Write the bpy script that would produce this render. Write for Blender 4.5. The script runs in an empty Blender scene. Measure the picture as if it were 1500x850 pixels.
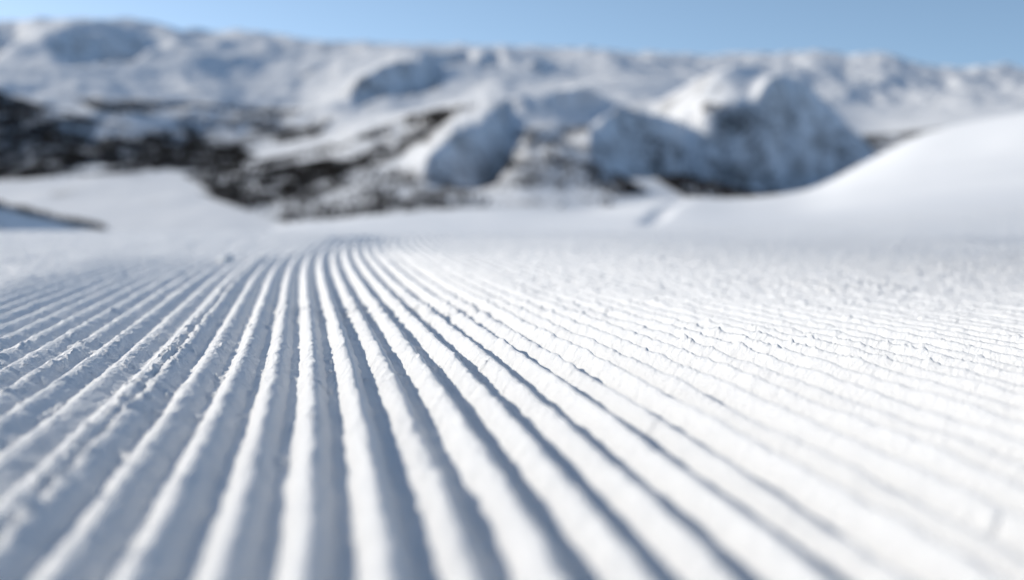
import bpy, math, random
import numpy as np

C = bpy.context.scene
COL = C.collection

# ------------------------------------------------------------------ camera, sky, sun, exposure
EYE = 0.184                      # camera height above the groomed snow (m)
TILT = math.radians(11.8)        # camera looks this far below level
SLOPE = math.radians(6.8)        # the piste falls away this steeply
FPX, CX, CY, HORIZ = 1458.0, 750.0, 425.0, 120.0

cam_data = bpy.data.cameras.new("camera")
cam = bpy.data.objects.new("camera", cam_data)
COL.objects.link(cam)
cam.location = (0, 0, EYE)
cam.rotation_euler = (math.radians(90) - TILT, 0, 0)
cam_data.lens = 35.0
cam_data.sensor_width = 36.0
cam_data.clip_start = 0.02
cam_data.clip_end = 200000.0
cam_data.dof.use_dof = True
cam_data.dof.focus_distance = 1.22
cam_data.dof.aperture_fstop = 2.1
C.camera = cam

SUN_EL = math.radians(22.5)
SUN_AZ = math.radians(-62.0)     # from straight ahead (+Y), negative = to the left

world = bpy.data.worlds.new("World")
C.world = world
world.use_nodes = True
wn = world.node_tree
bg = wn.nodes["Background"]
sky = wn.nodes.new("ShaderNodeTexSky")
sky.sky_type = 'NISHITA'
sky.sun_disc = False
sky.sun_elevation = SUN_EL
sky.sun_rotation = SUN_AZ
sky.altitude = 1200.0
sky.air_density = 0.8
sky.dust_density = 1.0
sky.ozone_density = 2.0
# the air up here is thin and clear: look the sky up somewhat above the true direction, so that the horizon stays blue
tc = wn.nodes.new("ShaderNodeTexCoord")
up = wn.nodes.new("ShaderNodeVectorMath"); up.operation = 'ADD'
up.inputs[1].default_value = (0, 0, 0.18)
nrm = wn.nodes.new("ShaderNodeVectorMath"); nrm.operation = 'NORMALIZE'
wn.links.new(tc.outputs["Generated"], up.inputs[0])
wn.links.new(up.outputs[0], nrm.inputs[0])
wn.links.new(nrm.outputs[0], sky.inputs[0])
pale = wn.nodes.new("ShaderNodeHueSaturation")
pale.inputs["Saturation"].default_value = 0.90
pale.inputs["Hue"].default_value = 0.49
wn.links.new(sky.outputs[0], pale.inputs["Color"])
wn.links.new(pale.outputs[0], bg.inputs[0])
bg.inputs[1].default_value = 0.15

sun_data = bpy.data.lights.new("sun", 'SUN')
sun = bpy.data.objects.new("sun", sun_data)
COL.objects.link(sun)
sun_data.energy = 3.45
sun_data.angle = math.radians(0.5)
sun_data.color = (1.0, 0.92, 0.79)
sun.rotation_euler = (math.radians(90) - SUN_EL, 0, math.pi - SUN_AZ)

C.view_settings.view_transform = 'Standard'
C.view_settings.look = 'None'
C.view_settings.gamma = 1.0
C.view_settings.use_curve_mapping = False
C.view_settings.exposure = 0.17
C.cycles.max_bounces = 9
C.cycles.diffuse_bounces = 8

# ------------------------------------------------------------------ numpy helpers
def _hash(ix, iy, seed):
    h = (ix.astype(np.int64) * 374761393 + iy.astype(np.int64) * 668265263 + seed * 974634777) & 0xFFFFFFFF
    h = ((h ^ (h >> 13)) * 1274126177) & 0xFFFFFFFF
    h = (h ^ (h >> 16)) & 0xFFFFFFFF
    h = (h * 2246822519) & 0xFFFFFFFF
    h = h ^ (h >> 15)
    return (h & 0xFFFFFF).astype(np.float32) / np.float32(0xFFFFFF)

def noise(x, y, seed=0):
    """gradient noise, about -1..1"""
    xi, yi = np.floor(x), np.floor(y)
    fx, fy = (x - xi).astype(np.float32), (y - yi).astype(np.float32)
    xi, yi = xi.astype(np.int64), yi.astype(np.int64)
    u = fx * fx * fx * (fx * (fx * 6 - 15) + 10)
    v = fy * fy * fy * (fy * (fy * 6 - 15) + 10)
    def g(ax, ay, dx, dy):
        a = _hash(ax, ay, seed) * np.float32(2 * math.pi)
        return np.cos(a) * dx + np.sin(a) * dy
    n00 = g(xi, yi, fx, fy); n10 = g(xi + 1, yi, fx - 1, fy)
    n01 = g(xi, yi + 1, fx, fy - 1); n11 = g(xi + 1, yi + 1, fx - 1, fy - 1)
    a = n00 + u * (n10 - n00); b = n01 + u * (n11 - n01)
    return (a + v * (b - a)) * 1.45

def fbm(x, y, octaves, seed=0, gain=0.5, lac=2.03):
    s = 0.0; a = 1.0; f = 1.0
    for k in range(octaves):
        s = s + a * noise(x * f + 17.3 * k, y * f - 9.1 * k, seed + k)
        a *= gain; f *= lac
    return s

def ridged(x, y, octaves, seed=0, gain=0.5):
    s = 0.0; a = 1.0; f = 1.0
    for k in range(octaves):
        s = s + a * (1 - 2 * np.abs(noise(x * f + 5.7 * k, y * f + 3.1 * k, seed + k)))
        a *= gain; f *= 2.07
    return s

def clumps(x, y, keep, seed, rmin=0.25, rmax=0.5):
    """rounded lumps, one in a share `keep` (array) of unit cells; height 0..1 of lump radius"""
    xi, yi = np.floor(x).astype(np.int64), np.floor(y).astype(np.int64)
    out = np.zeros(x.shape, np.float32)
    for dx in (-1, 0, 1):
        for dy in (-1, 0, 1):
            cx, cy = xi + dx, yi + dy
            px = cx + 0.5 + 0.7 * (_hash(cx, cy, seed) - 0.5)
            py = cy + 0.5 + 0.7 * (_hash(cx, cy, seed + 1) - 0.5)
            r = rmin + (rmax - rmin) * _hash(cx, cy, seed + 2)
            on = _hash(cx, cy, seed + 3) < keep
            d2 = ((x - px) ** 2 + (y - py) ** 2) / (r * r)
            out = np.maximum(out, np.where(on & (d2 < 1), r * np.sqrt(np.maximum(0, 1 - d2)), 0))
    return out

def smooth(a, b, x):
    t = np.clip((x - a) / (b - a), 0, 1)
    return t * t * (3 - 2 * t)

def pchip(xk, yk, x):
    """monotone cubic through (xk, yk)"""
    xk, yk = np.asarray(xk, float), np.asarray(yk, float)
    h = np.diff(xk); d = np.diff(yk) / h
    m = np.zeros_like(yk)
    for i in range(1, len(xk) - 1):
        if d[i - 1] * d[i] > 0:
            w1, w2 = 2 * h[i] + h[i - 1], h[i] + 2 * h[i - 1]
            m[i] = (w1 + w2) / (w1 / d[i - 1] + w2 / d[i])
    m[0], m[-1] = d[0], d[-1]
    i = np.clip(np.searchsorted(xk, x) - 1, 0, len(xk) - 2)
    t = np.clip((x - xk[i]) / h[i], 0, 1)
    return ((1 + 2 * t) * (1 - t) ** 2 * yk[i] + t * (1 - t) ** 2 * h[i] * m[i]
            + t * t * (3 - 2 * t) * yk[i + 1] + t * t * (t - 1) * h[i] * m[i + 1])

def grid_mesh(name, P, mat, smooth_shade=True):
    """P: (rows, cols, 3) world points -> one mesh object"""
    R, K = P.shape[:2]
    me = bpy.data.meshes.new(name)
    idx = np.arange(R * K, dtype=np.int32).reshape(R, K)
    quads = np.stack([idx[:-1, :-1], idx[:-1, 1:], idx[1:, 1:], idx[1:, :-1]], -1).reshape(-1, 4)
    return raw_mesh(name, P.reshape(-1, 3), quads, mat, smooth_shade)

def raw_mesh(name, V, faces, mat, smooth_shade=True):
    n = faces.shape[1]
    me = bpy.data.meshes.new(name)
    me.vertices.add(len(V))
    me.vertices.foreach_set("co", np.ascontiguousarray(V, np.float32).ravel())
    me.loops.add(faces.size)
    me.loops.foreach_set("vertex_index", np.ascontiguousarray(faces, np.int32).ravel())
    me.polygons.add(len(faces))
    me.polygons.foreach_set("loop_start", np.arange(0, faces.size, n, dtype=np.int32))
    me.polygons.foreach_set("use_smooth", np.full(len(faces), smooth_shade, dtype=bool))
    me.update(calc_edges=True)
    me.materials.append(mat)
    o = bpy.data.objects.new(name, me)
    COL.objects.link(o)
    return o

def tag(o, label, cat, group=None, kind=None):
    o["label"] = label
    o["category"] = cat
    if group: o["group"] = group
    if kind: o["kind"] = kind
    return o

# ------------------------------------------------------------------ materials
def new_mat(name):
    m = bpy.data.materials.new(name)
    m.use_nodes = True
    return m, m.node_tree, m.node_tree.nodes["Principled BSDF"]

def snow_material():
    m, t, b = new_mat("groomed_snow")
    b.inputs["Base Color"].default_value = (0.94, 0.945, 0.95, 1)
    b.inputs["Roughness"].default_value = 0.55
    b.inputs["Specular IOR Level"].default_value = 0.25
    b.inputs["Subsurface Weight"].default_value = 0.0
    b.inputs["Subsurface Radius"].default_value = (0.8, 1.0, 1.25)
    b.inputs["Subsurface Scale"].default_value = 0.002
    geo = t.nodes.new("ShaderNodeNewGeometry")
    n1 = t.nodes.new("ShaderNodeTexNoise")
    n1.inputs["Scale"].default_value = 330.0
    n1.inputs["Detail"].default_value = 5.0
    n1.inputs["Roughness"].default_value = 0.72
    n2 = t.nodes.new("ShaderNodeTexNoise")
    n2.inputs["Scale"].default_value = 110.0
    n2.inputs["Detail"].default_value = 4.0
    n2.inputs["Roughness"].default_value = 0.65
    bump = t.nodes.new("ShaderNodeBump")
    bump.inputs["Strength"].default_value = 0.8
    bump.inputs["Distance"].default_value = 0.0026
    bump2 = t.nodes.new("ShaderNodeBump")
    bump2.inputs["Strength"].default_value = 0.7
    bump2.inputs["Distance"].default_value = 0.005
    t.links.new(geo.outputs["Position"], n1.inputs["Vector"])
    t.links.new(geo.outputs["Position"], n2.inputs["Vector"])
    t.links.new(n2.outputs["Fac"], bump2.inputs["Height"])
    t.links.new(bump2.outputs["Normal"], bump.inputs["Normal"])
    t.links.new(n1.outputs["Fac"], bump.inputs["Height"])
    t.links.new(bump.outputs["Normal"], b.inputs["Normal"])
    return m

def slope_material():
    m, t, b = new_mat("hill_snow")
    b.inputs["Base Color"].default_value = (0.90, 0.91, 0.925, 1)
    b.inputs["Roughness"].default_value = 0.6
    b.inputs["Specular IOR Level"].default_value = 0.2
    return m

def mountain_material():
    """snow with bare rock and heath where it is steep or wind-blown"""
    m, t, b = new_mat("mountain_snow_and_rock")
    b.inputs["Roughness"].default_value = 0.7
    b.inputs["Specular IOR Level"].default_value = 0.15
    geo = t.nodes.new("ShaderNodeNewGeometry")
    sep = t.nodes.new("ShaderNodeSeparateXYZ")
    t.links.new(geo.outputs["Normal"], sep.inputs[0])
    n1 = t.nodes.new("ShaderNodeTexNoise")
    n1.inputs["Scale"].default_value = 0.006
    n1.inputs["Detail"].default_value = 8.0
    n1.inputs["Roughness"].default_value = 0.76
    t.links.new(geo.outputs["Position"], n1.inputs["Vector"])
    steep = t.nodes.new("ShaderNodeMapRange")
    steep.inputs["From Min"].default_value = 0.97
    steep.inputs["From Max"].default_value = 0.74
    steep.inputs["To Min"].default_value = 0.0
    steep.inputs["To Max"].default_value = 0.10
    t.links.new(sep.outputs["Z"], steep.inputs["Value"])
    add = t.nodes.new("ShaderNodeMath"); add.operation = 'ADD'
    t.links.new(n1.outputs["Fac"], add.inputs[0]); t.links.new(steep.outputs[0], add.inputs[1])
    ramp = t.nodes.new("ShaderNodeValToRGB")
    ramp.color_ramp.elements[0].position = 0.57
    ramp.color_ramp.elements[0].color = (0.86, 0.87, 0.885, 1)
    ramp.color_ramp.elements[1].position = 0.76
    ramp.color_ramp.elements[1].color = (0.16, 0.15, 0.14, 1)
    t.links.new(add.outputs[0], ramp.inputs[0])
    t.links.new(ramp.outputs[0], b.inputs["Base Color"])
    return m

def plain_material(name, col, rough=0.8):
    m, t, b = new_mat(name)
    geo = t.nodes.new("ShaderNodeNewGeometry")
    n = t.nodes.new("ShaderNodeTexNoise"); n.inputs["Scale"].default_value = 0.3
    t.links.new(geo.outputs["Position"], n.inputs["Vector"])
    mix = t.nodes.new("ShaderNodeMix"); mix.data_type = 'RGBA'
    mix.inputs["A"].default_value = (*[c * 0.7 for c in col], 1)
    mix.inputs["B"].default_value = (*[c * 1.3 for c in col], 1)
    t.links.new(n.outputs["Fac"], mix.inputs["Factor"])
    t.links.new(mix.outputs["Result"], b.inputs["Base Color"])
    b.inputs["Roughness"].default_value = rough
    b.inputs["Specular IOR Level"].default_value = 0.1
    return m

M_SNOW, M_HILL, M_MOUNT = snow_material(), slope_material(), mountain_material()
# loose clods let the light through
M_CLOD = snow_material()
M_CLOD.name = "loose_snow"
_b = M_CLOD.node_tree.nodes["Principled BSDF"]
_b.inputs["Subsurface Weight"].default_value = 1.0
_b.inputs["Subsurface Radius"].default_value = (0.9, 1.0, 1.1)
_b.inputs["Subsurface Scale"].default_value = 0.02
M_TREE = plain_material("bare_birch", (0.040, 0.032, 0.027))

# ------------------------------------------------------------------ the slope we stand on
CS, SS = math.cos(SLOPE), math.sin(SLOPE)

def to_world(X, D, z):
    """slope coordinates (right, downhill, above the piste plane) -> world"""
    q = z - EYE
    return np.stack([X, D * CS + q * SS, EYE - D * SS + q * CS], -1)

# height of the hillside, as the angle below the piste plane at which it is seen, by direction and distance
def prof(*kv):
    return [math.log(k) for k, _ in kv], [v for _, v in kv]
LEFT = prof((0.1, 0), (6.0, 0), (7, -3), (8.5, -14), (11, -34), (20, -90), (60, -115), (300, -120), (2000, -120))
#            distance, photo row of the surface there (0 = flat piste, kept below as a lift above the plane)
COLS = {
    -900: None, 0: None,
    330: [(6, 341), (7, 337.5), (9, 341), (13, 345), (20, 350), (60, 378), (400, 424)],
    500: [(7, 337), (9, 342), (13, 341), (20, 330), (35, 320), (50, 319), (70, 326), (110, 352), (400, 420)],
    420: [(7, 337), (9, 341), (13, 341), (20, 336), (35, 329), (50, 328), (70, 335), (110, 362), (400, 424)],
    700: [(7, 338), (9, 342), (13, 338), (20, 325), (35, 309), (47, 305), (65, 311), (110, 340), (400, 420)],
    860: [(7, 338), (9, 341), (13, 335), (20, 322), (33, 311), (44, 308), (60, 313), (110, 340), (400, 420)],
    1000: [(5, 351), (7, 341), (10, 335), (16, 320), (28, 298), (42, 290), (60, 297), (110, 335), (400, 420)],
    1100: [(5, 351), (7, 342), (10, 333), (16, 318), (28, 297), (45, 289), (65, 297), (120, 340), (400, 420)],
    1180: [(5, 350), (7, 341), (10, 331), (16, 314), (28, 290), (45, 277), (65, 284), (120, 330), (400, 410)],
    1260: [(5, 350), (7, 341), (10, 328), (16, 305), (28, 268), (45, 243), (65, 240), (90, 250), (160, 300), (400, 390)],
    1330: [(5, 350), (7, 340), (10, 325), (16, 297), (28, 250), (45, 213), (65, 204), (90, 211), (160, 270), (400, 370)],
    1420: [(5, 350), (7, 340), (10, 323), (16, 290), (28, 236), (45, 193), (65, 179), (90, 183), (160, 240), (400, 350)],
    1500: [(5, 350), (7, 340), (10, 323), (16, 288), (28, 230), (45, 180), (65, 164), (90, 168), (160, 220), (400, 340)],
    1700: [(5, 350), (7, 340), (10, 320), (16, 280), (28, 212), (45, 155), (65, 133), (90, 136), (160, 185), (400, 320)],
    2400: [(5, 350), (7, 340), (10, 315), (16, 250), (28, 150), (45, 70), (65, 30), (90, 20), (160, 40), (400, 200)],
}
for _x, _k in ((1000, 1.15), (1100, 1.15), (1180, 1.12), (1260, 1.06), (1330, 1.0), (1420, 0.88), (1500, 0.76), (1700, 0.62), (2400, 0.5)):
    COLS[_x] = [(d if d <= 7 else 7 * (d / 7) ** (1 + math.log(_k) / math.log(45 / 7)), y) for d, y in COLS[_x]]
LEFT_PTS = [(6, 341), (7, 337), (8.5, 340), (11, 352), (20, 392), (60, 420), (400, 425)]
COL_X = sorted(COLS)
def _table(pts):
    pts = pts or LEFT_PTS
    # near the camera the surface is the plane itself: row = 297 + 268 / D
    near = [(d, 297 + EYE * FPX / d) for d in (0.1, 0.2, 0.4, 0.8, 1.6, 3.0, 4.2) if d < pts[0][0] * 0.95]
    pts = near + pts
    ld = np.array([math.log(d) for d, _ in pts])
    z = np.array([EYE - d * (y - 297) / FPX for d, y in pts])   # height above the plane
    lift = z / np.array([d for d, _ in pts])                    # as a slope, smooth in log distance
    return ld, lift
TABLES = {x: _table(p) for x, p in COLS.items()}

def hillside(X, D):
    """height above the piste plane"""
    xpx = CX + FPX * X / np.maximum(D, 0.5)
    xpx = np.where(D < 4.0, CX, xpx)
    ld = np.log(np.maximum(D, 0.1))
    vals = [pchip(*TABLES[x], ld) for x in COL_X]
    hx = np.diff(np.array(COL_X, float))
    dl = [(vals[k + 1] - vals[k]) / hx[k] for k in range(len(hx))]
    mm = [dl[0]] + [(dl[k - 1] * hx[k] + dl[k] * hx[k - 1]) / (hx[k - 1] + hx[k]) for k in range(1, len(hx))] + [dl[-1]]
    out = vals[0].copy()
    for k in range(len(hx)):
        t = np.clip((xpx - COL_X[k]) / hx[k], 0, 1)
        c = ((1 + 2 * t) * (1 - t) ** 2 * vals[k] + t * (1 - t) ** 2 * hx[k] * mm[k]
             + t * t * (3 - 2 * t) * vals[k + 1] + t * t * (t - 1) * hx[k] * mm[k + 1])
        out = np.where(xpx >= COL_X[k], c, out)
    return out * D

# the comb marks: sideways drift of the grooves (in grooves) against the photo row / distance
PITCH = 0.040
_rows = np.array([900, 850, 750, 645, 588, 560, 544, 512, 482, 466, 440, 414, 395, 374, 360, 350, 342, 337.])
_offs = np.array([-3.95, -4.1, -4.5, -5.3, -6.2, -6.75, -7.1, -7.95, -8.9, -9.45, -11.1, -13.4, -15.9, -19.4, -22.3, -24.7, -26.9, -28.3])
_dist = EYE / np.tan(np.arctan((_rows - CY) / FPX) + (TILT - SLOPE))
_fit = np.polyfit(np.log(_dist), _offs, 5)       # one smooth sweep, no kinks
_dist2 = np.exp(np.linspace(math.log(0.45), math.log(6.2), 40))
_offs2 = np.polyval(_fit, np.log(_dist2))
_s0 = (_offs2[1] - _offs2[0]) / (_dist2[1] - _dist2[0])
_s1 = (_offs2[-1] - _offs2[-2]) / (_dist2[-1] - _dist2[-2])
_dist = np.concatenate([[0.15], _dist2, [14.0]])
_offs = np.concatenate([[_offs2[0] + _s0 * (0.15 - 0.45)], _offs2, [_offs2[-1] + _s1 * (14.0 - 6.2)]])

def groomed(X, D):
    """corduroy relief (m) at slope coordinates"""
    X = X.astype(np.float32); Dd = D.astype(np.float32)
    off = pchip(_dist, _offs, D).astype(np.float32)
    q = X / PITCH - off
    # a slow wander of the comb and small sideways jitter of each ridge
    calm = 1 - 0.85 * smooth(4, 8, q) * smooth(1.2, 0.88, Dd)          # the comb ran cleanest at right, close by
    q = q + 0.03 * noise(X * 3.0, Dd * 1.2, 3) + calm * (0.045 * noise(X * 30, Dd * 26, 4) + 0.03 * noise(X * 75, Dd * 62, 6))
    seam_at = -2.70
    left_pass = q < seam_at
    ph = np.where(left_pass, q + 0.48, q)
    idx = np.floor(ph)
    f = ph - idx                                    # 0 and 1 are grooves, 0.5 the crest
    pk = 0.43 + 0.15 * smooth(-3, 4, q)
    fl = 0.08 + 0.13 * smooth(-3, 1, q) + 0.13 * smooth(4, 11, q)       # width of the groove floor
    tri = np.where(f < pk, f / pk, (1 - f) / (1 - pk))
    tri = np.clip((tri - fl) / (1 - fl), 0, 1)
    rnd = smooth(0.0, 1.0, tri)
    prof_ = 0.35 * rnd + 0.65 * np.sin(np.clip(tri, 0, 1) * np.float32(math.pi / 2))
    # how much of the comb mark is left
    amp = np.full(q.shape, 1.0, np.float32)
    rough = np.full(q.shape, 0.0, np.float32)
    broken = smooth(7.5, 16, q) * smooth(1.0, 2.3, Dd + 0.35 * noise(X * 1.2, Dd * 1.2, 8))
    amp *= 1 - 0.5 * broken
    rough += broken
    far_r = smooth(4, 12, q) * smooth(2.6, 4.5, Dd)
    amp *= 1 - 0.48 * far_r
    right = smooth(9, 22, q)
    amp *= 1 - (1 - smooth(-3.2, 2.5, q)) * 0.42 - left_pass * 0.18 * smooth(2.0, 3.4, Dd)
    amp *= 1 + 0.18 * smooth(3, 9, q) * smooth(1.7, 1.0, Dd)
    rough = np.maximum(rough, 0.12 * right * calm)
    # where the left pass ends at a lip the marks stop
    lip = 3.62 + 0.16 * noise(X * 3.3, Dd * 0.3, 12) + 0.10 * noise(X * 14, Dd * 4, 13)
    gone_l = np.maximum(smooth(-0.6, 0.45, Dd - lip) * smooth(1.5, -1.5, q), smooth(-14.6, -17.6, q + 1.2 * noise(X * 3, Dd * 2, 14)))
    amp *= 1 - 0.88 * gone_l
    dim = smooth(3.5, 3.9, Dd) * smooth(5.5, 2.0, q)
    amp *= 1 - 0.45 * dim
    amp *= 1 - smooth(5.0, 6.3, Dd)
    # crest height varies along each ridge
    jit = noise(Dd * 7.0 + idx * 13.7, idx * 5.3 + 0.5, 21) * 0.13 + noise(Dd * 24.0 + idx * 7.1, idx * 3.7 + 0.5, 22) * 0.10
    each = (_hash(idx.astype(np.int64), np.zeros(idx.shape, np.int64), 5) - 0.5) * 0.22
    z = 0.0165 * amp * (prof_ * (1 + jit + each))
    # seam between the two passes: a narrow double crest with crumbs between
    sd = (q - seam_at)
    seam = np.exp(-(sd / 0.42) ** 2) * (1 - gone_l)
    z = z * (1 - 0.7 * seam) + seam * (0.0098 - 0.004 * np.exp(-(sd / 0.13) ** 2)) * (1 + 0.25 * noise(X * 30, Dd * 22, 31))
    # tumbled, broken snow
    crest = smooth(0.35, 0.9, prof_)
    band = np.exp(-((Dd - 1.68 - 0.1 * noise(X * 2.5, Dd, 46)) / 0.16) ** 2) * smooth(-1.5, 0.5, q) * smooth(11, 8, q)
    z = z + rough * (0.0030 * fbm(X * 22, Dd * 17, 3, 40) + 0.0012 * noise(X * 60, Dd * 60, 44))
    z = z + calm * (0.7 - 0.42 * right + 0.4 * rough) * 0.0014 * fbm(X * 60, Dd * 34, 3, 50, 0.6) * (0.7 + 0.5 * crest)
    z = z + band * 0.0034 * fbm(X * 38, Dd * 26, 4, 47, 0.6)
    # chips and crumbs: angular, of mixed size, gathered along the crests and in patches
    patch = smooth(0.05, 0.6, noise(X * 2.6, Dd * 2.0, 60))
    near_crest = np.exp(-((f - 0.66) / 0.17) ** 2)
    floor_ = (1 - smooth(0.0, 0.25, prof_)) * smooth(-0.3, 0.4, noise(X * 4, Dd * 3, 63))
    where_ = np.clip(0.12 - 0.10 * right * smooth(1.4, 0.9, Dd) + 0.45 * floor_ * (1 - 0.6 * right) + 0.65 * patch * near_crest + 0.55 * rough * (0.35 + patch) + 0.75 * seam + 0.8 * band, 0, 1) * (1 - gone_l) * (0.25 + 0.75 * calm)
    wx = X + 0.004 * noise(X * 120, Dd * 120, 61); wy = Dd + 0.004 * noise(X * 120, Dd * 120, 62)
    for wl, hh, sd_ in ((0.022, 0.0042, 64), (0.011, 0.0026, 65), (0.006, 0.0014, 66)):
        c = 1 - 2.2 * np.abs(noise(wx / wl, wy / (wl * 1.15), sd_))          # blocky facets
        m_ = noise(X / (wl * 2.3), Dd / (wl * 2.3), sd_ + 20)
        z = z + hh * np.maximum(0, c) * smooth(0.62 - 0.75 * where_, 0.95 - 0.6 * where_, m_) * smooth(0.0, 0.25, where_)
    keep = np.clip(0.01 + 0.05 * rough * patch + 0.05 * seam + 0.08 * band, 0, 0.4)
    z = z + 0.016 * clumps(wx / 0.017, wy / 0.021, keep, 70, 0.15, 0.5) * 0.6
    # grain of the snow
    fine = np.clip(2.4 - 0.5 * Dd, 0.0, 1.0)
    grain = 0.6 + 0.8 * smooth(-0.4, 0.5, noise(X * 9, Dd * 6, 92))
    z = z + fine * grain * (0.00042 * noise(X * 150, Dd * 120, 90) + 0.00032 * noise(X * 330, Dd * 330, 91))
    # loose snow beyond the lip
    z = z + gone_l * (0.008 * fbm(X * 5, Dd * 3.0, 5, 100, 0.6)) + 0.005 * gone_l
    return z - 0.009

def swell(X, D):
    """soft unevenness of the whole slope"""
    return 0.006 * noise(X * 0.9, D * 0.45, 120) * smooth(0.8, 2.5, D) + smooth(8, 26, D) * (0.08 * fbm(X * 0.08, D * 0.05, 3, 130) + 0.035 * fbm(X * 0.5 + D * 0.1, D * 0.16, 4, 140))

# near sheet: rows crowd towards the camera, columns widen with distance
rows = []
inv = np.linspace(1 / 0.30, 1 / 13.0, 1700)
Drow = 1 / inv
NIN, NOUT = 1500, 150
ti = np.linspace(-1, 1, NIN)
to = np.linspace(0, 1, NOUT + 1)[1:] ** 1.5
W1 = 0.60 * Drow + 0.04
W2 = 1.15 * Drow + 1.3
Xg = np.empty((len(Drow), NIN + 2 * NOUT))
Xg[:, NOUT:NOUT + NIN] = W1[:, None] * ti[None]
Xg[:, NOUT + NIN:] = W1[:, None] + (W2 - W1)[:, None] * to[None]
Xg[:, :NOUT] = -Xg[:, NOUT + NIN:][:, ::-1]
Dg = np.repeat(Drow[:, None], Xg.shape[1], 1)
Zg = hillside(Xg, Dg) + swell(Xg, Dg) + groomed(Xg, Dg)
piste = grid_mesh("groomed_piste", to_world(Xg, Dg, Zg), M_SNOW)
tag(piste, "groomed white snow with long combed ridges running downhill", "ski piste", kind="structure")

# the hillside around and beyond it
Dm = np.exp(np.linspace(math.log(12.4), math.log(620.0), 420))
um = np.linspace(-1.3, 1.3, 700)
Xm = Dm[:, None] * um[None]
DD = np.repeat(Dm[:, None], len(um), 1)
tr = smooth(0.0, 1.0, np.exp(-((Xm / np.maximum(DD, 1) * FPX + CX - 960 - (DD - 20) * 2.0) / 16) ** 2)) * smooth(13, 18, DD) * smooth(46, 38, DD)
Zm = hillside(Xm, DD) + swell(Xm, DD) - 0.03 * smooth(14.0, 12.4, DD) - 0.10 * tr
hill = grid_mesh("snow_hill", to_world(Xm, DD, Zm), M_HILL)
tag(hill, "smooth untracked snow bank rising beyond the combed piste", "snow slope", kind="structure")

# ------------------------------------------------------------------ valley and mountains
def pt(x, y, r):
    """photo column, photo row, distance in km -> (column, ln distance, height)"""
    return (x, math.log(r * 1000), -(y - HORIZ) / FPX * r * 1000)
PTS = []
for x in (-1200, -600, -200, 200, 500, 800, 1100, 1500, 2200):
    PTS += [(x, math.log(300), -75.0), (x, math.log(900), -235.0)]
for x in (150, 330, 480, 640, 820, 1000):
    PTS += [(x, math.log(1600), -300.0)]
for x, r in ((-400, 2.0), (-400, 2.8), (-100, 2.2), (-100, 3.1), (60, 2.2), (60, 3.1), (200, 2.1), (200, 2.6), (200, 3.2), (330, 2.1), (330, 2.7), (420, 2.1)):
    PTS.append((x, math.log(r * 1000), -302.0))
for t in (
    # left flank
    (-800, 200, 3.8), (-800, 60, 5.5), (-800, -20, 7.0), (-400, 230, 3.5), (-400, 140, 4.6), (-400, 40, 6.4), (-400, 10, 7.4),
    (0, 244, 3.4), (0, 190, 4.0), (0, 150, 4.6), (0, 110, 5.4), (0, 72, 6.2), (0, 41, 7.2),
    (100, 238, 3.5), (100, 120, 5.4), (160, 38, 7.4), (230, 40, 7.8),
    (200, 236, 3.6), (200, 180, 4.6), (200, 130, 5.6), (200, 82, 6.6),
    (300, 226, 4.0), (300, 150, 5.6), (290, 54, 8.2), (370, 216, 4.4), (370, 160, 5.6), (370, 110, 6.8), (370, 53, 8.6),
    (450, 150, 6.0), (460, 66, 9.0), (500, 120, 6.6), (540, 74, 9.6), (620, 76, 10.5),
    # back slopes
    (-400, 60, 10), (0, 75, 10), (200, 75, 10.5), (400, 90, 11.5), (600, 95, 13),
    # centre hill
    (430, 300, 2.4), (440, 262, 3.0), (420, 232, 3.7), (480, 206, 4.3), (560, 305, 2.2), (560, 272, 2.6), (560, 235, 3.2), (590, 170, 4.3),
    (650, 300, 2.2), (650, 262, 2.8), (650, 185, 3.5), (720, 136, 4.0), (700, 300, 2.25), (705, 205, 3.2), (650, 160, 4.3),
    (800, 305, 2.2), (800, 250, 2.7), (800, 195, 3.3), (800, 152, 4.0), (790, 140, 5.0), (690, 152, 5.4), (600, 158, 5.6),
    (880, 300, 2.3), (880, 250, 2.8), (880, 205, 3.4), (880, 160, 4.2), (880, 140, 5.2), (960, 250, 2.9), (960, 200, 3.7), (960, 150, 4.8),
    (1000, 282, 2.6),
    # round peak on the right
    (1072, 103, 3.95), (1040, 112, 3.92), (1012, 146, 3.8), (985, 172, 3.8), (1060, 152, 3.56), (1090, 130, 3.75), (1150, 126, 3.8), (1210, 172, 3.72),
    (1285, 240, 3.6), (1150, 266, 3.1), (1200, 264, 3.1), (1250, 264, 3.1), (1120, 292, 2.55), (1200, 284, 2.75), (1350, 280, 3.0), (1080, 150, 4.8), (1180, 180, 4.6), (1280, 230, 4.6),
    # peaks behind
    (590, 86, 7.0), (560, 125, 6.0), (660, 120, 6.4), (700, 84, 8.0), (740, 80, 8.2), (790, 104, 7.6), (820, 94, 9.5), (872, 82, 10.5), (910, 94, 11), (940, 120, 7.0),
    (940, 96, 11.5), (1010, 98, 12.5), (870, 112, 8), (1000, 124, 7.5),
    # far plateau
    (1150, 101, 13), (1190, 95, 13.3), (1225, 104, 13.5), (1280, 93, 14), (1320, 105, 14.5), (1400, 113, 15), (1440, 106, 15), (1500, 116, 16), (1700, 105, 16), (2200, 90, 15),
    (1250, 190, 8.5), (1350, 180, 8.5), (1450, 170, 8.5), (1250, 150, 10.5), (1400, 150, 10.5), (1600, 150, 10.0), (1350, 128, 12), (1500, 132, 12.5), (1900, 200, 6), (2200, 200, 4),
    (1500, 250, 4.4), (1700, 260, 3.4),
): PTS.append(pt(*t))
for x in (-800, 0, 500, 1000, 1500, 2200):
    PTS += [pt(x, 112, 26), pt(x, 114, 42)]
PTS = np.array(PTS)

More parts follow.
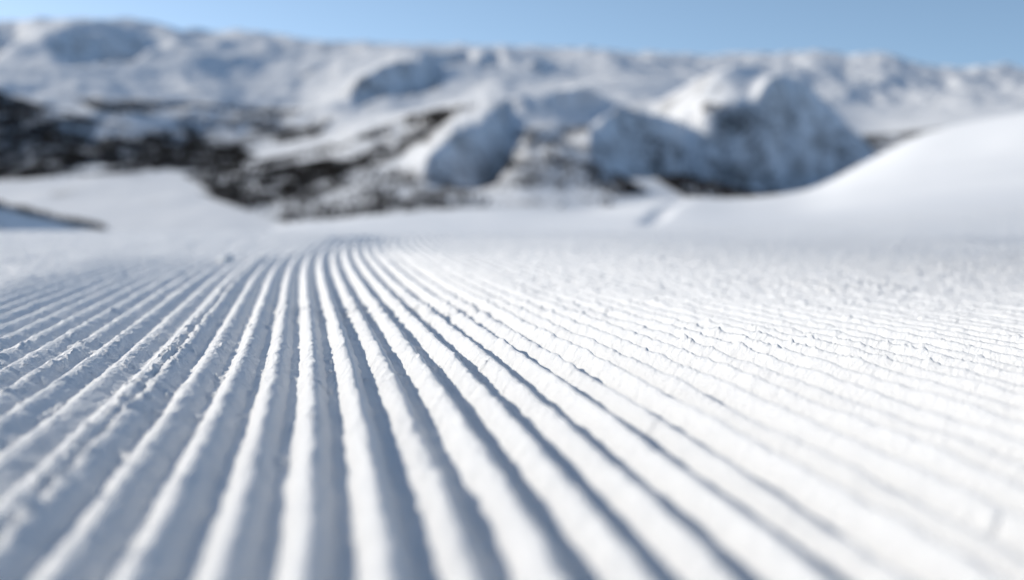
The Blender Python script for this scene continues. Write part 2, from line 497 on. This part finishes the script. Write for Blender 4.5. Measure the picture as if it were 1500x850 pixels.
LX, LR = 110.0, 0.16
def tps_fit(P, lam=0.0005):
    A = np.stack([P[:, 0] / LX, P[:, 1] / LR], 1)
    d = np.sqrt(((A[:, None] - A[None]) ** 2).sum(-1))
    K = np.where(d > 0, d * d * np.log(d + 1e-9), 0) + lam * np.eye(len(A))
    Q = np.concatenate([np.ones((len(A), 1)), A], 1)
    M = np.block([[K, Q], [Q.T, np.zeros((3, 3))]])
    w = np.linalg.solve(M, np.concatenate([P[:, 2], np.zeros(3)]))
    return A, w
TA, TW = tps_fit(PTS)
def base_height(xpx, lnr):
    out = np.empty(xpx.shape)
    for i in range(xpx.shape[0]):
        a, b = xpx[i] / LX, lnr[i] / LR
        d2 = (a[:, None] - TA[None, :, 0]) ** 2 + (b[:, None] - TA[None, :, 1]) ** 2
        K = 0.5 * d2 * np.log(d2 + 1e-12)
        out[i] = K @ TW[:len(TA)] + TW[-3] + TW[-2] * a + TW[-1] * b
    return out

NR, NA = 640, 900
rr = np.exp(np.linspace(math.log(300.0), math.log(42000.0), NR))
xx = np.linspace(-900, 2300, NA)
XP = np.repeat(xx[None], NR, 0)
RR = np.repeat(rr[:, None], NA, 1)
U = (XP - CX) / FPX
WX, WY = U * RR, RR                         # RR is the distance along the view axis
H = base_height(XP, np.log(RR))

def ridge(H, pts, left, right, k=18.0, end=0.0):
    """raise a crest along pts (column, row, km) falling with the given slopes to its left and right"""
    P = np.array([((x - CX) / FPX * r * 1000, r * 1000, -(y - HORIZ) / FPX * r * 1000) for x, y, r in pts])
    best = np.full(H.shape, -1e9)
    for a, b in zip(P[:-1], P[1:]):
        d = b[:2] - a[:2]; L2 = (d ** 2).sum()
        u = ((WX - a[0]) * d[0] + (WY - a[1]) * d[1]) / L2; t = np.clip(u, 0, 1)
        px, py = WX - (a[0] + t * d[0]), WY - (a[1] + t * d[1])
        side = d[0] * py - d[1] * px        # > 0: left of the crest's direction
        dist = np.sqrt(px * px + py * py)
        z = a[2] + t * (b[2] - a[2]) - dist * np.where(side > 0, left, right) - end * np.abs(u - t) * math.sqrt(L2)
        best = np.maximum(best, z)
    m = np.maximum(H, best)
    return m + k * np.log(np.exp((H - m) / k) + np.exp((best - m) / k)) - 0.0

def scarp(H, line, S, back=450.0, front=260.0, fade=14.0, fade_l=None):
    """a steep face: line = (column, crest row, foot row, crest distance km); S = how steep it falls towards the valley"""
    L = np.array(line, float)
    x = XP[0]
    xs = np.clip(x, L[0, 0], L[-1, 0])
    yc, yf, rc = (pchip(L[:, 0], L[:, k], xs) for k in (1, 2, 3))
    nz = np.zeros_like(x)
    jag = fbm(x / 34, nz + yc.mean(), 3, 400, 0.6) * np.clip((yf - yc) / 60, 0, 1)
    yc = yc + 3.5 * jag; yf = yf + 5.0 * fbm(x / 27, nz + 7.7, 3, 410, 0.6) * np.clip((yf - yc) / 60, 0, 1)
    rc = rc * 1000 * (1 + 0.0022 * fbm(x / 22, nz + yc.mean() + 3, 3, 420))
    c, f = (yc - HORIZ) / FPX, (yf - HORIZ) / FPX
    rf = rc * (S + c) / (S + f)
    zc, zf = -c * rc, -f * rf
    fl = fade_l or fade
    w = smooth(L[0, 0] - fl, L[0, 0] + fl, x) * smooth(L[-1, 0] + fade, L[-1, 0] - fade, x)
    out = H.copy()
    for j in np.nonzero(w > 0)[0]:
        h = H[:, j]
        dc, df = zc[j] - np.interp(rc[j], rr, h), zf[j] - np.interp(rf[j], rr, h)
        t = np.clip((rr - rf[j]) / max(rc[j] - rf[j], 1.0), 0, 1)
        face = zf[j] + t * (zc[j] - zf[j])
        new = np.where(rr > rc[j], h + dc * np.exp(-((rr - rc[j]) / back) ** 2),
                       np.where(rr < rf[j], h + df * np.exp(-((rf[j] - rr) / front) ** 2), face))
        out[:, j] = h + w[j] * (new - h)
    return out

# steep faces turned away from the sun
H = scarp(H, [(-60, 58, 80, 6.6), (0, 57, 108, 6.7), (25, 60, 104, 6.8), (46, 76, 82, 6.9)], 0.60, fade=40)
H = scarp(H, [(84, 54, 58, 6.6), (110, 51, 95, 6.7), (150, 55, 108, 6.9), (200, 66, 102, 7.2), (242, 80, 90, 7.4)], 0.60, fade=40)
H = scarp(H, [(518, 134, 137, 5.9), (530, 124, 150, 6.0), (551, 111, 154, 6.2), (596, 91, 150, 6.5), (615, 91, 146, 6.6), (633, 112, 142, 6.6), (645, 136, 140, 6.6)], 1.1)
H = scarp(H, [(636, 84, 88, 7.4), (655, 86, 106, 7.5), (680, 97, 112, 7.6), (690, 108, 112, 7.7)], 0.9)
H = scarp(H, [(698, 88, 92, 7.6), (706, 85, 110, 7.7), (720, 89, 112, 7.8), (727, 104, 108, 7.9)], 0.9)
H = scarp(H, [(776, 95, 98, 7.6), (786, 93, 110, 7.7), (806, 97, 112, 7.8), (816, 107, 110, 7.9)], 0.9)
H = scarp(H, [(796, 140, 143, 3.9), (830, 137, 158, 4.1), (880, 141, 166, 4.3)], 0.75, fade=30)
H = scarp(H, [(622, 228, 234, 2.94), (642, 218, 252, 3.0), (671, 206, 268, 3.06), (700, 196, 283, 3.14), (720, 189, 286, 3.2), (734, 191, 262, 3.24), (750, 226, 238, 3.24)], 1.1, fade=26, fade_l=40)
H = scarp(H, [(862, 160, 166, 3.3), (880, 158, 215, 3.32), (898, 157, 258, 3.36), (940, 167, 272, 3.42), (985, 178, 276, 3.48), (1008, 186, 277, 3.5),
              (1022, 172, 278, 3.5), (1038, 160, 278, 3.5), (1082, 157, 279, 3.51), (1100, 148, 280, 3.54), (1112, 131, 280, 3.58), (1126, 120, 280, 3.63),
              (1150, 126, 279, 3.68), (1210, 171, 272, 3.68), (1250, 206, 262, 3.62), (1288, 238, 254, 3.56)], 1.2, back=170, fade_l=48)
H = ridge(H, [(-140, 272, 1.0), (0, 300, 1.10), (70, 318, 1.20), (138, 334, 1.30)], 0.12, 0.80, 4, 0.9)
# gullies and knolls
steep = 0.22 + 0.78 * smooth(-290, -200, H)
amp = 26 * steep * smooth(1200, 3000, RR) * (1 + 0.8 * smooth(6500, 12000, RR))
H = H + amp * (0.8 * ridged(WX / 900, WY / 1200, 5, 200) - 0.3) + amp * 0.7 * fbm(WX / 260, WY / 380, 4, 220)
H = H + smooth(9000, 14000, RR) * 75 * ridged(WX / 4200, WY / 4200, 4, 240, 0.42)
PW = np.stack([WX, WY, H], -1)
mount = grid_mesh("mountains", PW, M_MOUNT)
tag(mount, "snow covered mountains and flat white valley floor beyond the piste", "mountains", kind="structure")

# ------------------------------------------------------------------ loose clods lying on the combed snow
def clod(px, py, w, h, seed, label):
    """a broken lump of snow, w x h metres, half sunk where the photo row py meets the slope"""
    D = EYE / math.tan(math.atan((py - CY) / FPX) + TILT - SLOPE)
    X = (px - CX) / FPX * D
    a, b = np.array([[X]]), np.array([[D]])
    z = float((hillside(a, b) + swell(a, b) + groomed(a, b))[0, 0])
    n1, n2 = 28, 18
    th = np.linspace(0, 2 * math.pi, n1, endpoint=False)
    ph = np.linspace(0.02, math.pi - 0.02, n2)
    T, Q = np.meshgrid(th, ph)
    d = np.stack([np.cos(T) * np.sin(Q), np.sin(T) * np.sin(Q), np.cos(Q)], -1)
    k = 1 + 0.22 * noise(d[..., 0] * 1.7 + seed, d[..., 1] * 1.7 + d[..., 2] * 1.3, seed) \
          + 0.16 * noise(d[..., 0] * 4 + d[..., 2] * 3.1, d[..., 1] * 4 + seed - d[..., 2] * 2, seed + 1) \
          + 0.06 * noise(d[..., 0] * 11 + d[..., 2] * 7, d[..., 1] * 11 - d[..., 2] * 9, seed + 2)
    P = d * k[..., None] * np.array([w / 2, w / 2, h * 0.62])
    idx = np.arange(n1 * n2).reshape(n2, n1)
    nx = np.roll(idx, -1, 1)
    q = np.stack([idx[:-1], idx[1:], nx[1:], nx[:-1]], -1).reshape(-1, 4)
    o = raw_mesh("snow_clod", P.reshape(-1, 3), q, M_CLOD)
    o.location = to_world(np.array(X), np.array(D), np.array(z + h * 0.22))
    o.rotation_euler = (-SLOPE, 0, seed * 0.7)
    return tag(o, label, "snow lump", "loose snow clods on the piste")
clod(331, 381, 0.050, 0.024, 3, "pale snow clod at the far lip where the seam between two groomed strips starts")
clod(1316, 521, 0.018, 0.006, 5, "small rounded snow clod on crumbled ridges, farther of two near the right side")
clod(1281, 573, 0.015, 0.006, 9, "tiny ball of snow on a ridge below the farther rounded clod")
clod(1470, 592, 0.022, 0.006, 13, "flat broken snow clod near the right edge of the photo")

# ------------------------------------------------------------------ birch woods on the lower slopes
def row_of(H, R):
    return HORIZ - H / R * FPX

rng = np.random.default_rng(7)
def in_poly(x, y, poly):
    inside = np.zeros(x.shape, bool)
    n = len(poly)
    for i in range(n):
        x1, y1 = poly[i]; x2, y2 = poly[(i + 1) % n]
        c = ((y1 > y) != (y2 > y)) & (x < (x2 - x1) * (y - y1) / (y2 - y1 + 1e-9) + x1)
        inside ^= c
    return inside

WOODS = [   # outline (as seen from the piste), density, streak threshold
    ([(-300, 90), (0, 128), (60, 150), (150, 174), (260, 198), (350, 214), (380, 226), (330, 250), (250, 246), (100, 256), (0, 262), (-300, 275)], 0.8, -0.45),
    ([(100, 140), (260, 150), (420, 160), (500, 165), (470, 200), (360, 215), (220, 190)], 0.40, -0.15),
    ([(270, 255), (350, 240), (430, 225), (520, 200), (600, 170), (700, 150), (690, 190), (560, 235), (480, 262), (400, 300), (330, 290)], 0.45, -0.1),
    ([(385, 248), (470, 232), (548, 232), (500, 256), (430, 278), (375, 272)], 1.0, -0.7),
    ([(595, 170), (655, 158), (668, 170), (620, 188), (598, 186)], 0.8, -0.5),
    ([(290, 280), (420, 275), (560, 280), (620, 295), (560, 318), (420, 325), (370, 310)], 0.40, -0.2),
    ([(440, 262), (560, 225), (700, 230), (860, 180), (900, 300), (420, 320)], 0.20, -0.15),
    ([(750, 190), (860, 185), (880, 250), (900, 300), (740, 300)], 0.22, -0.2),
    ([(850, 250), (905, 254), (950, 280), (900, 285)], 0.8, -0.5),
    ([(900, 175), (1000, 215), (1100, 250), (1200, 262), (1260, 255), (1230, 290), (1010, 290), (930, 240)], 0.7, -0.5),
    ([(1040, 165), (1110, 160), (1190, 165), (1290, 240), (1180, 270), (1060, 250)], 0.38, -0.3),  # scrub blotches on the round peak, thickened to deepen the shade of its face
    ([(1020, 150), (1110, 160), (1140, 190), (1090, 195), (1030, 178)], 0.6, -0.3),
    ([(1230, 165), (1420, 150), (1400, 190), (1280, 225)], 0.3, 0.0),
    ([(-200, 268), (0, 296), (75, 314), (150, 330), (150, 336), (75, 323), (0, 305), (-200, 278)], 0.8, -2.0),
]
ROWS = row_of(H, RR)
lnr0, lnr1 = math.log(300.0), math.log(42000.0)
def bil(A, fi, fj):
    i = np.clip(fi.astype(int), 0, NR - 2); j = np.clip(fj.astype(int), 0, NA - 2)
    a, b = fi - i, fj - j
    return (A[i, j] * (1 - a) * (1 - b) + A[i + 1, j] * a * (1 - b) + A[i, j + 1] * (1 - a) * b + A[i + 1, j + 1] * a * b)

N = 5000000
tr_ = rng.uniform(1000.0, 8000.0, N)
fi = (np.log(tr_) - lnr0) / (lnr1 - lnr0) * (NR - 1)
fj = (rng.uniform(-320, 1460, N) + 900) / 3200 * (NA - 1)
py = bil(ROWS, fi, fj)
sel = (rng.uniform(0, 1, N) < np.clip(tr_ / 6000, 0.2, 1)) & (py > 80) & (py < 350)
fi, fj, py, tr_ = fi[sel], fj[sel], py[sel], tr_[sel]
tx, ty, tz = bil(WX, fi, fj), bil(WY, fi, fj), bil(H, fi, fj)
px = CX + FPX * tx / ty
dens = np.zeros(len(tx)); thr = np.full(len(tx), 9.0)
for poly, dn, th in WOODS:
    ins = in_poly(px, py, poly) & (dn > dens)
    dens[ins] = dn; thr[ins] = th
g = dens > 0
tx, ty, tz, px, py, dens, thr = tx[g], ty[g], tz[g], px[g], py[g], dens[g], thr[g]
st = fbm(tx / 260, ty / 420, 4, 300)
st2 = fbm(tx / 75, ty / 160, 3, 320)
dens = dens * smooth(thr - 0.45, thr + 0.6, st) * (0.2 + 0.8 * smooth(-0.4, 0.35, st2))
keep = rng.uniform(0, 1, len(tx)) < dens * 0.55
tx, ty, tz = tx[keep], ty[keep], tz[keep]
NT = len(tx)
# one small bare birch: a thin stem, a ragged crown of three stacked tapering rings
hgt = rng.uniform(6.0, 11.0, NT)
wid = hgt * rng.uniform(0.22, 0.36, NT)
levels = ((0.0, 0.10), (0.22, 0.12), (0.34, 0.85), (0.62, 1.0), (1.0, 0.06))
SIDES = 3
V = np.empty((NT, len(levels) * SIDES, 3), np.float32)
a0 = rng.uniform(0, 6.28, NT)
for li, (lh, lw) in enumerate(levels):
    for s in range(SIDES):
        a = a0 + s * 2 * math.pi / SIDES + li * 0.5
        w = wid * lw * rng.uniform(0.7, 1.3, NT)
        V[:, li * SIDES + s, 0] = tx + np.cos(a) * w
        V[:, li * SIDES + s, 1] = ty + np.sin(a) * w
        V[:, li * SIDES + s, 2] = tz - 0.4 + hgt * lh
f = []
for li in range(len(levels) - 1):
    for s in range(SIDES):
        f.append((li * SIDES + s, li * SIDES + (s + 1) % SIDES, (li + 1) * SIDES + (s + 1) % SIDES, (li + 1) * SIDES + s))
f = np.array(f)
Fs = (f[None] + (np.arange(NT) * len(levels) * SIDES)[:, None, None]).reshape(-1, 4)
woods = raw_mesh("birch_woods", V.reshape(-1, 3), Fs, M_TREE, False)
tag(woods, "dark leafless birch woods on the lower mountain slopes", "woods", kind="stuff")
